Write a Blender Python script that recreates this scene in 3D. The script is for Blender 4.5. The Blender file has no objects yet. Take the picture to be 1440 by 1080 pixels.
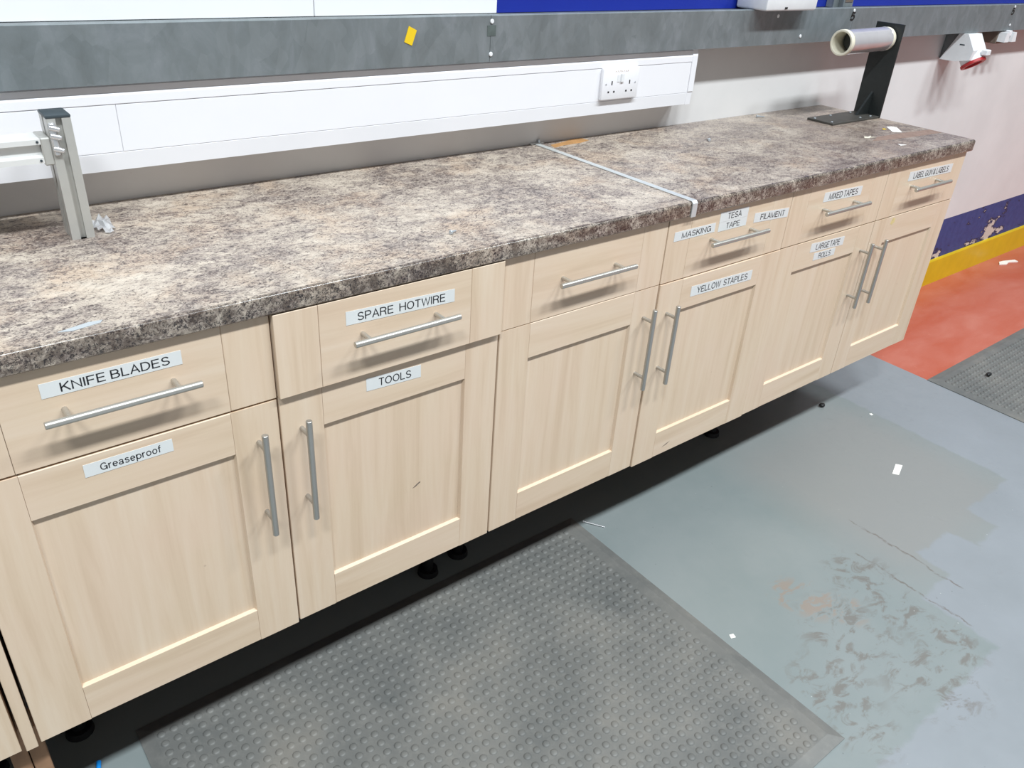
import bpy, bmesh, math, random
from mathutils import Vector, Matrix

scene = bpy.context.scene
C = scene.collection
random.seed(7)

# ------------------------------------------------------------------ camera
PITCH, YAW, ROLL, FPX = -0.5254, 0.6996, 0.0676, 1136.35
cd = bpy.data.cameras.new('camera')
cam = bpy.data.objects.new('camera', cd)
C.objects.link(cam)
cp, sp, cy, sy = math.cos(PITCH), math.sin(PITCH), math.cos(YAW), math.sin(YAW)
fw = Vector((sy*cp, cy*cp, sp))
rt = Vector((cy, -sy, 0))
up = rt.cross(fw)
R = math.cos(ROLL)*rt + math.sin(ROLL)*up
U = -math.sin(ROLL)*rt + math.cos(ROLL)*up
M = Matrix((R, U, -fw)).transposed().to_4x4()
M.translation = Vector((0.0311, -1.2047, 1.6388))
cam.matrix_world = M
cd.sensor_fit = 'HORIZONTAL'
cd.sensor_width = 36.0
cd.lens = 36.0*FPX/1440.0
cd.clip_start = 0.02
scene.camera = cam

# ------------------------------------------------------------------ world and lamps
w = bpy.data.worlds.new('world')
scene.world = w
w.use_nodes = True
w.node_tree.nodes['Background'].inputs[0].default_value = (0.93, 0.97, 1.0, 1)
w.node_tree.nodes['Background'].inputs[1].default_value = 0.22


def area(name, loc, sx, sy_, power, col=(0.92, 0.985, 1.02)):
    l = bpy.data.lights.new(name, 'AREA')
    l.shape = 'RECTANGLE'
    l.size, l.size_y = sx, sy_
    l.energy = power
    l.color = col
    o = bpy.data.objects.new(name, l)
    o.location = loc
    C.objects.link(o)


# rows of ceiling strip lights running along the bench
for lx, pw in ((-2.6, 300), (0.3, 300), (3.2, 285), (6.1, 215)):
    area('ceiling_strip_light', (lx, -3.2, 6.8), 1.5, 0.45, pw)

scene.view_settings.view_transform = 'Standard'
scene.view_settings.look = 'None'
scene.view_settings.gamma = 1.0
scene.view_settings.use_curve_mapping = False
scene.view_settings.exposure = 0.08


# ------------------------------------------------------------------ material helpers
def lin(r, g, b):
    def f(c):
        c /= 255.0
        return c/12.92 if c <= 0.04045 else ((c+0.055)/1.055)**2.4
    return (f(r), f(g), f(b), 1.0)


class NT:
    def __init__(self, name, rough=0.5, metal=0.0, spec=0.5):
        self.m = bpy.data.materials.new(name)
        self.m.use_nodes = True
        self.t = self.m.node_tree
        self.b = self.t.nodes['Principled BSDF']
        self.b.inputs['Roughness'].default_value = rough
        self.b.inputs['Metallic'].default_value = metal
        self.b.inputs['Specular IOR Level'].default_value = spec
        self._obj = None

    def n(self, kind, **kw):
        nd = self.t.nodes.new(kind)
        for k, v in kw.items():
            setattr(nd, k, v)
        return nd

    def put(self, sock, v):
        if isinstance(v, (int, float)):
            sock.default_value = v
        elif isinstance(v, (tuple, list)):
            sock.default_value = v
        else:
            self.t.links.new(v, sock)

    def co(self, scale=(1, 1, 1), rot=(0, 0, 0), loc=(0, 0, 0)):
        if self._obj is None:
            self._obj = self.n('ShaderNodeTexCoord').outputs['Object']
        mp = self.n('ShaderNodeMapping')
        mp.inputs['Scale'].default_value = scale
        mp.inputs['Rotation'].default_value = rot
        mp.inputs['Location'].default_value = loc
        self.t.links.new(self._obj, mp.inputs['Vector'])
        return mp.outputs[0]

    def noise(self, vec, scale, detail=4, rough=0.55, dist=0.0):
        nd = self.n('ShaderNodeTexNoise')
        self.put(nd.inputs['Vector'], vec)
        nd.inputs['Scale'].default_value = scale
        nd.inputs['Detail'].default_value = detail
        nd.inputs['Roughness'].default_value = rough
        nd.inputs['Distortion'].default_value = dist
        return nd.outputs['Fac']

    def ramp(self, fac, stops, mode='LINEAR'):
        nd = self.n('ShaderNodeValToRGB')
        nd.color_ramp.interpolation = mode
        e = nd.color_ramp.elements
        while len(e) < len(stops):
            e.new(0.5)
        for i, (p, c) in enumerate(stops):
            e[i].position = p
            e[i].color = c if isinstance(c, tuple) else (c, c, c, 1)
        self.put(nd.inputs[0], fac)
        return nd.outputs[0]

    def mix(self, fac, a, b, mode='MIX'):
        nd = self.n('ShaderNodeMix', data_type='RGBA', blend_type=mode)
        self.put(nd.inputs['Factor'], fac)
        self.put(nd.inputs['A'], a)
        self.put(nd.inputs['B'], b)
        return nd.outputs['Result']

    def math(self, op, a, b=0.0, clamp=False):
        nd = self.n('ShaderNodeMath', operation=op, use_clamp=clamp)
        self.put(nd.inputs[0], a)
        self.put(nd.inputs[1], b)
        return nd.outputs[0]

    def sep(self, vec):
        nd = self.n('ShaderNodeSeparateXYZ')
        self.put(nd.inputs[0], vec)
        return nd.outputs

    def color(self, v):
        self.put(self.b.inputs['Base Color'], v)

    def rough(self, v):
        self.put(self.b.inputs['Roughness'], v)

    def bump(self, h, strength=0.2, dist=0.001):
        nd = self.n('ShaderNodeBump')
        nd.inputs['Strength'].default_value = strength
        nd.inputs['Distance'].default_value = dist
        self.put(nd.inputs['Height'], h)
        self.t.links.new(nd.outputs[0], self.b.inputs['Normal'])


def plain(name, rgb, rough=0.5, metal=0.0, var=0.06, scale=40, bump=0.0, spec=0.5):
    t = NT(name, rough, metal, spec)
    base = lin(*rgb)
    n = t.noise(t.co(), scale, 4)
    dark = tuple(c*(1-var) for c in base[:3])+(1,)
    lite = tuple(min(1, c*(1+var)) for c in base[:3])+(1,)
    t.color(t.ramp(n, [(0.3, dark), (0.7, lite)]))
    if bump:
        t.bump(n, bump, 0.0008)
    return t.m


MAT = {}


# beech foil: fine straight grain, vertical or horizontal
def beech(name, horizontal):
    t = NT(name, 0.42, 0, 0.4)
    s = (1.5, 8, 26) if horizontal else (26, 8, 1.5)
    oi = t.n('ShaderNodeObjectInfo')
    v = t.co(s)
    add = t.n('ShaderNodeVectorMath', operation='ADD')
    t.put(add.inputs[0], v)
    cmb = t.n('ShaderNodeCombineXYZ')
    sc = t.math('MULTIPLY', oi.outputs['Random'], 40)
    for i in range(3):
        t.put(cmb.inputs[i], sc)
    t.put(add.inputs[1], cmb.outputs[0])
    g = t.noise(add.outputs[0], 1.0, 6, 0.62, 0.6)
    fine = t.noise(add.outputs[0], 5.0, 5, 0.7, 0.3)
    col = t.ramp(g, [(0.28, lin(205, 181, 154)), (0.48, lin(217, 195, 170)), (0.72, lin(223, 204, 182))])
    col = t.mix(t.ramp(fine, [(0.36, 0.0), (0.62, 0.14)]), col, lin(202, 175, 146))
    blot = t.noise(t.co((1, 1, 1)), 4.0, 3)
    col = t.mix(t.ramp(blot, [(0.42, 0.0), (0.75, 0.28)]), col, lin(222, 192, 174))
    # grime that hands leave, and small dents
    vor = t.n('ShaderNodeTexVoronoi')
    t.put(vor.inputs['Vector'], t.co((1, 1, 1), loc=(0.13, 0, 0.07)))
    vor.inputs['Scale'].default_value = 9.0
    speck = t.ramp(vor.outputs['Distance'], [(0.0, 1.0), (0.028, 0.0)])
    col = t.mix(t.math('MULTIPLY', speck, 0.5), col, lin(110, 82, 60))
    t.color(col)
    t.bump(fine, 0.05, 0.0005)
    return t.m


MAT['beech_v'] = beech('beech_foil_vertical', False)
MAT['beech_h'] = beech('beech_foil_horizontal', True)
MAT['carcass'] = plain('brown_chipboard', (150, 112, 82), 0.7, 0, 0.15, 60)
MAT['post_wood'] = plain('raw_brown_wood', (150, 115, 88), 0.75, 0, 0.18, 25)


# speckled laminate worktop
def speckle(t, dark_amt, base_scale):
    v = t.co((1.0, 1.35, 1.2), rot=(0, 0, 0.12))
    big = t.noise(v, 5.5, 6, 0.68, 0.5)
    mid = t.noise(t.co((1.0, 1.4, 1.2), rot=(0, 0, 0.3), loc=(2, 4, 1)), 26.0, 6, 0.75, 0.9)
    f1 = t.noise(t.co((1, 1.5, 1.1), rot=(0, 0, 0.1), loc=(3, 1, 2)), base_scale, 4, 0.72, 1.4)
    f2 = t.noise(t.co((1, 1.3, 1.1), rot=(0, 0, 0.5), loc=(8, 3, 4)), base_scale*1.3, 4, 0.7, 1.2)
    tan = t.noise(t.co(loc=(7, 2, 5)), 7.0, 4, 0.6, 0.3)
    val = t.math('ADD', t.math('MULTIPLY', big, 0.5), t.math('MULTIPLY', mid, 0.5))
    col = t.ramp(val, [(0.34, lin(120, 109, 104)), (0.46, lin(156, 143, 134)), (0.53, lin(184, 171, 157)), (0.64, lin(206, 194, 179))])
    col = t.mix(t.ramp(tan, [(0.50, 0.0), (0.68, 0.36)]), col, lin(188, 154, 122))
    smg = t.noise(t.co((1, 1.3, 1), loc=(2, 9, 1)), 8.0, 6, 0.75, 0.6)
    col = t.mix(t.ramp(smg, [(0.53, 0.0), (0.66, 0.40)]), col, lin(112, 94, 84))
    # dark flecks cluster where the ground is darker
    thr = t.math('ADD', f1, t.math('MULTIPLY', t.math('SUBTRACT', val, 0.5), 0.55))
    col = t.mix(t.ramp(thr, [(0.37, dark_amt), (0.445, 0.55), (0.505, 0.0)]), col, lin(58, 47, 48))
    col = t.mix(t.ramp(f2, [(0.55, 0.0), (0.66, 0.60)]), col, lin(220, 209, 194))
    return col, mid


def laminate():
    t = NT('granite_laminate', 0.33, 0, 0.5)
    col, mid = speckle(t, 0.95, 110.0)
    # towards the far end the laminate turns browner and greyer, unevenly
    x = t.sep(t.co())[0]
    far_tone = t.math('MULTIPLY', t.ramp(t.math('MULTIPLY', x, 0.25), [(0.42, 0.0), (0.66, 0.50)]),
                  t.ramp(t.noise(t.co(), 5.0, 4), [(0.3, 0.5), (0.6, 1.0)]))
    col = t.mix(far_tone, col, lin(112, 96, 88))
    t.color(col)
    t.rough(t.ramp(mid, [(0.3, 0.27), (0.7, 0.42)]))
    return t.m


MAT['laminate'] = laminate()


def edge_laminate():
    t = NT('granite_laminate_edge', 0.22, 0, 0.5)
    col, mid = speckle(t, 1.0, 120.0)
    n = t.noise(t.co(loc=(1, 6, 3)), 30.0, 6, 0.75, 0.6)
    col = t.mix(t.ramp(n, [(0.43, 0.80), (0.60, 0.15)]), col, lin(72, 60, 52))
    f3 = t.noise(t.co(loc=(4, 1, 9)), 210.0, 3, 0.7, 0.8)
    col = t.mix(t.ramp(f3, [(0.40, 0.85), (0.47, 0.0)]), col, lin(38, 34, 36))
    t.color(col)
    return t.m


MAT['edge'] = edge_laminate()


# painted grey floor with newer paint, bare spots, scuffs and stains
def floor_grey():
    t = NT('grey_floor_paint', 0.36, 0, 0.5)
    pos = t.co()
    wob = t.noise(pos, 14.0, 4, 0.6)
    wob = t.math('MULTIPLY', t.math('SUBTRACT', wob, 0.5), 0.05)
    s = t.sep(pos)
    x = t.math('ADD', s[0], wob)
    y = t.math('ADD', s[1], wob)

    def gt(v, a, soft=0.006):
        return t.math('MULTIPLY', t.math('SUBTRACT', v, a-soft), 1/(2*soft), True)

    def lt(v, a, soft=0.006):
        return t.math('MULTIPLY', t.math('SUBTRACT', a+soft, v), 1/(2*soft), True)

    def box(x0, x1, y0, y1, soft=0.006):
        return t.math('MULTIPLY', t.math('MULTIPLY', gt(x, x0, soft), lt(x, x1, soft)),
                      t.math('MULTIPLY', gt(y, y0, soft), lt(y, y1, soft)))
    n1 = t.noise(pos, 2.2, 5, 0.6)
    n2 = t.noise(pos, 23.0, 6, 0.7, 0.5)
    old = t.ramp(n1, [(0.35, lin(122, 131, 131)), (0.6, lin(130, 137, 137))])
    # a tan cast in the old paint beyond the seam
    warm = t.math('MULTIPLY', box(2.15, 2.9, -0.62, 0.12, 0.10), 0.8)
    old = t.mix(warm, old, lin(136, 136, 134))
    new = t.ramp(n1, [(0.35, lin(132, 137, 141)), (0.65, lin(139, 144, 149))])
    m = box(2.94, 3.6, -3, 2)
    for b in ((2.63, 3.6, -3, -0.53), (2.48, 3.6, -3, -0.635), (2.11, 3.6, -3, -0.86), (2.27, 2.47, -3, -0.545),
              (2.10, 2.5, -3, -0.65), (-3, 2.12, -4, -0.87)):
        m = t.math('MAXIMUM', m, box(*b))
    col = t.mix(m, old, new)
    # worn patches with a shape of their own
    def blob(cx, cy_, r):
        vm = t.n('ShaderNodeVectorMath', operation='DISTANCE')
        t.put(vm.inputs[0], pos)
        vm.inputs[1].default_value = (cx, cy_, 0)
        return t.math('SUBTRACT', 1.0, t.math('DIVIDE', vm.outputs['Value'], r), True)
    def union(bs):
        acc = None
        for b in bs:
            q = blob(*b)
            acc = q if acc is None else t.math('MAXIMUM', acc, q)
        return t.math('MULTIPLY', acc, 2.2, True)
    n3 = t.noise(t.co((1, 1.6, 1), rot=(0, 0, 0.5)), 14.0, 6, 0.68, 0.8)
    st = union(((2.03, -0.50, 0.13), (2.0, -0.63, 0.11), (1.80, -0.60, 0.17), (1.83, -0.82, 0.16), (1.60, -0.68, 0.14),
                (1.99, -0.78, 0.12), (1.55, -0.80, 0.10)))
    stain = t.math('MULTIPLY', st, t.ramp(n3, [(0.51, 0.0), (0.60, 1.0)]))
    col = t.mix(t.math('MULTIPLY', stain, 0.66), col, lin(106, 99, 92))
    rust = union(((1.82, -0.47, 0.09), (1.87, -0.55, 0.07), (1.79, -0.42, 0.08)))
    rs = t.math('MULTIPLY', rust, t.ramp(n3, [(0.44, 1.0), (0.50, 0.0)]))
    col = t.mix(t.math('MULTIPLY', rs, 0.36), col, lin(150, 112, 82))
    # two thin seams
    for sx, y0, y1 in ((2.242, -0.70, -0.33), (2.112, -0.79, -0.43)):
        d = t.math('ABSOLUTE', t.math('SUBTRACT', x, sx))
        ln = t.math('MULTIPLY', lt(d, 0.003, 0.002), t.math('MULTIPLY', gt(y, y0), lt(y, y1)))
        ln = t.math('MULTIPLY', ln, t.ramp(n2, [(0.38, 0.0), (0.52, 0.7)]))
        col = t.mix(ln, col, lin(98, 88, 80))
    # grime scattered over everything, white and dark specks
    col = t.mix(t.ramp(n2, [(0.60, 0.0), (0.78, 0.30)]), col, lin(120, 122, 120))
    for sc, loc, c, th in ((17.0, (0, 0, 0), lin(228, 230, 228), 0.032), (13.0, (4.3, 2.1, 0), lin(70, 72, 74), 0.035)):
        vor = t.n('ShaderNodeTexVoronoi')
        t.put(vor.inputs['Vector'], t.co(loc=loc))
        vor.inputs['Scale'].default_value = sc
        col = t.mix(t.math('MULTIPLY', t.ramp(vor.outputs['Distance'], [(0.0, 1.0), (th, 0.0)]), 0.7), col, c)
    t.color(col)
    t.rough(t.ramp(n2, [(0.3, 0.30), (0.7, 0.48)]))
    return t.m


MAT['floor_grey'] = floor_grey()


def floor_red():
    t = NT('red_floor_paint', 0.4, 0, 0.45)
    n1 = t.noise(t.co((1, 2.5, 1)), 3.0, 5, 0.6, 0.3)
    n2 = t.noise(t.co(), 26.0, 5, 0.7)
    col = t.ramp(n1, [(0.3, lin(178, 84, 58)), (0.55, lin(184, 100, 80)), (0.75, lin(190, 113, 95))])
    col = t.mix(t.ramp(n2, [(0.62, 0.0), (0.8, 0.4)]), col, lin(222, 160, 140))
    t.color(col)
    return t.m


MAT['floor_red'] = floor_red()


def wall_paint():
    t = NT('wall_paint_bands', 0.55, 0, 0.35)
    pos = t.co()
    z = t.sep(pos)[2]
    n = t.noise(pos, 3.0, 4)
    n2 = t.noise(pos, 30.0, 5, 0.7)
    white = t.ramp(n, [(0.35, lin(214, 212, 211)), (0.65, lin(222, 220, 219))])
    white = t.mix(t.ramp(n2, [(0.68, 0.0), (0.78, 0.4)]), white, lin(190, 180, 176))
    blue = t.ramp(n2, [(0.3, lin(50, 64, 118)), (0.7, lin(64, 80, 136))])
    # chips down to the plaster in the blue band
    ch = t.noise(t.co((1, 1, 2.2), loc=(1.7, 0, 0.4)), 7.0, 6, 0.65)
    bare = None
    for cx, cz, r in ((5.12, 0.20, 0.22), (4.93, 0.165, 0.14), (4.50, 0.17, 0.10)):
        vm = t.n('ShaderNodeVectorMath', operation='DISTANCE')
        t.put(vm.inputs[0], t.co((1, 1, 2.0)))
        vm.inputs[1].default_value = (cx, 0.591, cz*2.0)
        q = t.math('SUBTRACT', 1.0, t.math('DIVIDE', vm.outputs['Value'], r), True)
        bare = q if bare is None else t.math('MAXIMUM', bare, q)
    ch = t.math('ADD', ch, t.math('MULTIPLY', bare, 0.21))
    blue = t.mix(t.ramp(ch, [(0.66, 0.0), (0.675, 1.0)]), blue, lin(205, 196, 186))
    blue = t.mix(t.math('MULTIPLY', t.ramp(ch, [(0.61, 0.0), (0.625, 1.0), (0.66, 1.0), (0.67, 0.0)]), 0.8), blue, lin(34, 36, 52))
    isblue = t.math('LESS_THAN', z, 0.377)
    t.color(t.mix(isblue, white, blue))
    t.bump(n2, 0.08, 0.001)
    return t.m


MAT['wall'] = wall_paint()
MAT['yellow'] = plain('yellow_gloss_paint', (214, 181, 20), 0.35, 0, 0.06, 12)
MAT['blue_panel'] = plain('royal_blue_panel', (22, 44, 150), 0.4, 0, 0.05, 6)
MAT['white_board'] = plain('white_board', (238, 238, 240), 0.3, 0, 0.01, 4)
MAT['pvc'] = plain('white_pvc', (234, 234, 238), 0.32, 0, 0.012, 6)
MAT['pvc_old'] = plain('aged_white_plastic', (226, 228, 230), 0.4, 0, 0.03, 30)


def galv():
    t = NT('galvanised_steel', 0.5, 0.35, 0.5)
    v = t.co((1, 1, 0.6))
    vor = t.n('ShaderNodeTexVoronoi')
    t.put(vor.inputs['Vector'], v)
    vor.inputs['Scale'].default_value = 42.0
    n = t.noise(v, 13.0, 6, 0.65, 0.6)
    c = t.ramp(n, [(0.3, lin(112, 118, 120)), (0.52, lin(124, 131, 134)), (0.7, lin(138, 144, 149))])
    c = t.mix(0.12, c, t.ramp(t.sep(vor.outputs['Color'])[0], [(0.0, lin(100, 112, 112)), (1.0, lin(168, 176, 178))]))
    t.color(c)
    return t.m


MAT['galv'] = galv()


def brushed(name, rgb, rough, metal=1.0, axis=0):
    t = NT(name, rough, metal)
    s = [300, 300, 300]
    s[axis] = 6
    n = t.noise(t.co(tuple(s)), 1.0, 2)
    a = lin(*rgb)
    t.color(t.ramp(n, [(0.3, tuple(c*0.88 for c in a[:3])+(1,)), (0.7, a)]))
    return t.m


MAT['steel_x'] = brushed('brushed_steel_bar', (200, 197, 190), 0.40, 0.8, 0)
MAT['steel_z'] = brushed('brushed_steel_upright_bar', (186, 184, 179), 0.40, 0.8, 2)
MAT['alu'] = plain('anodised_aluminium', (190, 189, 184), 0.36, 0.35, 0.03, 30)
MAT['alu_lit'] = plain('lit_aluminium', (224, 224, 222), 0.3, 0.15, 0.02, 30)  # paler copy of the aluminium, glare on the crossbar put into its colour
MAT['alu_slot'] = plain('aluminium_slot', (120, 120, 112), 0.5, 0.6, 0.05, 30)
MAT['chrome'] = plain('chromed_steel', (220, 220, 222), 0.25, 0.7, 0.02, 10)
MAT['zinc'] = plain('zinc_screw', (190, 197, 203), 0.3, 0.45, 0.05, 60)
MAT['strip'] = plain('joint_strip_aluminium', (206, 210, 210), 0.4, 0.35, 0.03, 40)
MAT['cap'] = plain('dark_plastic_cap', (58, 68, 74), 0.45, 0, 0.08, 20)
MAT['black_steel'] = plain('black_painted_steel', (34, 38, 38), 0.42, 0, 0.12, 40)
MAT['dusty_steel'] = plain('dusty_black_steel', (66, 64, 60), 0.5, 0, 0.18, 25)
MAT['black_plastic'] = plain('black_plastic', (20, 20, 22), 0.5, 0, 0.1, 40)
MAT['hole'] = plain('dark_hole', (22, 20, 20), 0.8, 0, 0.05, 40)
MAT['label'] = plain('label_tape', (217, 219, 218), 0.3, 0, 0.015, 25)
MAT['ink'] = plain('black_print', (28, 30, 36), 0.5, 0, 0.05, 40)
MAT['paper'] = plain('white_paper', (238, 236, 230), 0.6, 0, 0.02, 30)
MAT['grey_paper'] = plain('grey_tape', (172, 178, 182), 0.45, 0, 0.04, 40)
MAT['yellow_note'] = plain('yellow_sticker', (232, 196, 30), 0.5, 0, 0.03, 20)
MAT['core'] = plain('cream_card_tube', (226, 220, 200), 0.55, 0, 0.04, 30)
MAT['film'] = plain('clear_film_wrap', (202, 199, 201), 0.16, 0.38, 0.10, 8)
MAT['red_plastic'] = plain('red_plastic', (176, 40, 44), 0.4, 0, 0.06, 20)
MAT['blue_plastic'] = plain('bright_blue_plastic', (30, 140, 225), 0.35, 0, 0.04, 20)
MAT['tan_mark'] = plain('bare_tan_chipboard', (176, 132, 84), 0.6, 0, 0.15, 60)
MAT['brown_mark'] = plain('bare_brown_core', (140, 117, 104), 0.6, 0, 0.15, 60)
MAT['rust'] = plain('rusty_steel', (120, 108, 98), 0.6, 0.3, 0.2, 20)
MAT['yellow_smear'] = plain('yellow_smear', (214, 194, 140), 0.5, 0, 0.1, 60)


def rubber(name):
    t = NT(name, 0.5, 0, 0.45)
    g = t.n('ShaderNodeNewGeometry').outputs['Position']
    n = t.noise(g, 3.5, 5, 0.6)
    n2 = t.noise(g, 45.0, 5, 0.7)
    c = t.ramp(n, [(0.32, lin(92, 94, 93)), (0.55, lin(109, 109, 106)), (0.72, lin(122, 119, 113))])
    c = t.mix(t.ramp(n2, [(0.50, 0.0), (0.75, 0.35)]), c, lin(134, 133, 128))
    t.color(c)
    return t.m


MAT['rubber'] = rubber('grey_rubber')
MAT['rubber_bump'] = rubber('grey_rubber_bumps')


# ------------------------------------------------------------------ geometry helpers
def link(name, me, mat, parent=None):
    o = bpy.data.objects.new(name, me)
    if mat:
        me.materials.append(mat if not isinstance(mat, str) else MAT[mat])
    C.objects.link(o)
    if parent:
        o.parent = parent
    return o


def tag(o, label=None, cat=None, group=None, kind=None):
    if label:
        o['label'] = label
    if cat:
        o['category'] = cat
    if group:
        o['group'] = group
    if kind:
        o['kind'] = kind
    return o


def thing(name, label, cat, group=None):
    o = bpy.data.objects.new(name, None)
    o.empty_display_size = 0.05
    C.objects.link(o)
    return tag(o, label, cat, group)


def bm_mesh(bm, name, smooth=False):
    bmesh.ops.recalc_face_normals(bm, faces=bm.faces)
    me = bpy.data.meshes.new(name)
    bm.to_mesh(me)
    bm.free()
    if smooth:
        for p in me.polygons:
            p.use_smooth = True
        me.set_sharp_from_angle(angle=math.radians(40))
    return me


def add_box(bm, x0, x1, y0, y1, z0, z1, bevel=0.0, seg=1):
    b2 = bmesh.new()
    vs = [b2.verts.new(p) for p in ((x0, y0, z0), (x1, y0, z0), (x1, y1, z0), (x0, y1, z0),
                                    (x0, y0, z1), (x1, y0, z1), (x1, y1, z1), (x0, y1, z1))]
    for f in ((0, 3, 2, 1), (4, 5, 6, 7), (0, 1, 5, 4), (1, 2, 6, 5), (2, 3, 7, 6), (3, 0, 4, 7)):
        b2.faces.new([vs[i] for i in f])
    if bevel:
        bmesh.ops.bevel(b2, geom=list(b2.edges), offset=bevel, segments=seg, affect='EDGES', profile=0.5)
    merge(bm, b2)


def merge(bm, b2):
    mp = {}
    for v in b2.verts:
        mp[v] = bm.verts.new(v.co)
    for f in b2.faces:
        try:
            bm.faces.new([mp[v] for v in f.verts])
        except ValueError:
            pass
    b2.free()


def box(name, mat, parent, x0, x1, y0, y1, z0, z1, bevel=0.0, seg=1):
    bm = bmesh.new()
    add_box(bm, x0, x1, y0, y1, z0, z1, bevel, seg)
    return link(name, bm_mesh(bm, name, seg > 1), mat, parent)


def add_prism(bm, prof, axis, a, b):
    """extrude a 2-D outline along an axis: axis x -> (y,z), y -> (x,z), z -> (x,y)"""
    def P(p, t):
        if axis == 'x':
            return (t, p[0], p[1])
        if axis == 'y':
            return (p[0], t, p[1])
        return (p[0], p[1], t)
    A = [bm.verts.new(P(p, a)) for p in prof]
    B = [bm.verts.new(P(p, b)) for p in prof]
    n = len(prof)
    bm.faces.new(A)
    bm.faces.new(list(reversed(B)))
    for i in range(n):
        bm.faces.new((A[i], B[i], B[(i+1) % n], A[(i+1) % n]))


def prism(name, mat, parent, prof, axis, a, b, smooth=False):
    bm = bmesh.new()
    add_prism(bm, prof, axis, a, b)
    return link(name, bm_mesh(bm, name, smooth), mat, parent)


def add_tube(bm, p0, p1, r, seg=16, r2=None, chamfer=0.0):
    p0, p1 = Vector(p0), Vector(p1)
    d = (p1-p0)
    L = d.length
    d.normalize()
    u = d.orthogonal().normalized()
    v = d.cross(u)
    r2 = r if r2 is None else r2
    st = [(0, r), (L, r2)] if not chamfer else [(0, r-chamfer), (chamfer, r), (L-chamfer, r2), (L, r2-chamfer)]
    rings = []
    for s, rr in st:
        rings.append([bm.verts.new(p0+d*s+(u*math.cos(2*math.pi*i/seg)+v*math.sin(2*math.pi*i/seg))*rr) for i in range(seg)])
    for a, b in zip(rings, rings[1:]):
        for i in range(seg):
            bm.faces.new((a[i], a[(i+1) % seg], b[(i+1) % seg], b[i]))
    bm.faces.new(list(reversed(rings[0])))
    bm.faces.new(rings[-1])


def tube(name, mat, parent, p0, p1, r, seg=16, r2=None, chamfer=0.0):
    bm = bmesh.new()
    add_tube(bm, p0, p1, r, seg, r2, chamfer)
    return link(name, bm_mesh(bm, name, True), mat, parent)


def ring_tube(name, mat, parent, p0, p1, ro, ri, seg=32):
    p0, p1 = Vector(p0), Vector(p1)
    d = (p1-p0).normalized()
    u = d.orthogonal().normalized()
    v = d.cross(u)
    bm = bmesh.new()
    c = 0.0015
    L = (p1-p0).length
    st = [(c, ri), (0, ri+c), (0, ro-c), (c, ro), (L-c, ro), (L, ro-c), (L, ri+c), (L-c, ri)]
    rings = [[bm.verts.new(p0+d*s+(u*math.cos(2*math.pi*i/seg)+v*math.sin(2*math.pi*i/seg))*rr) for i in range(seg)] for s, rr in st]
    for k in range(len(rings)):
        a, b = rings[k], rings[(k+1) % len(rings)]
        for i in range(seg):
            bm.faces.new((a[i], a[(i+1) % seg], b[(i+1) % seg], b[i]))
    return link(name, bm_mesh(bm, name, True), mat, parent)


def arc(cx, cy_, rx, ry, a0, a1, n=14):
    return [(cx+rx*math.cos(math.radians(a0+(a1-a0)*i/n)), cy_+ry*math.sin(math.radians(a0+(a1-a0)*i/n))) for i in range(n+1)]


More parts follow.
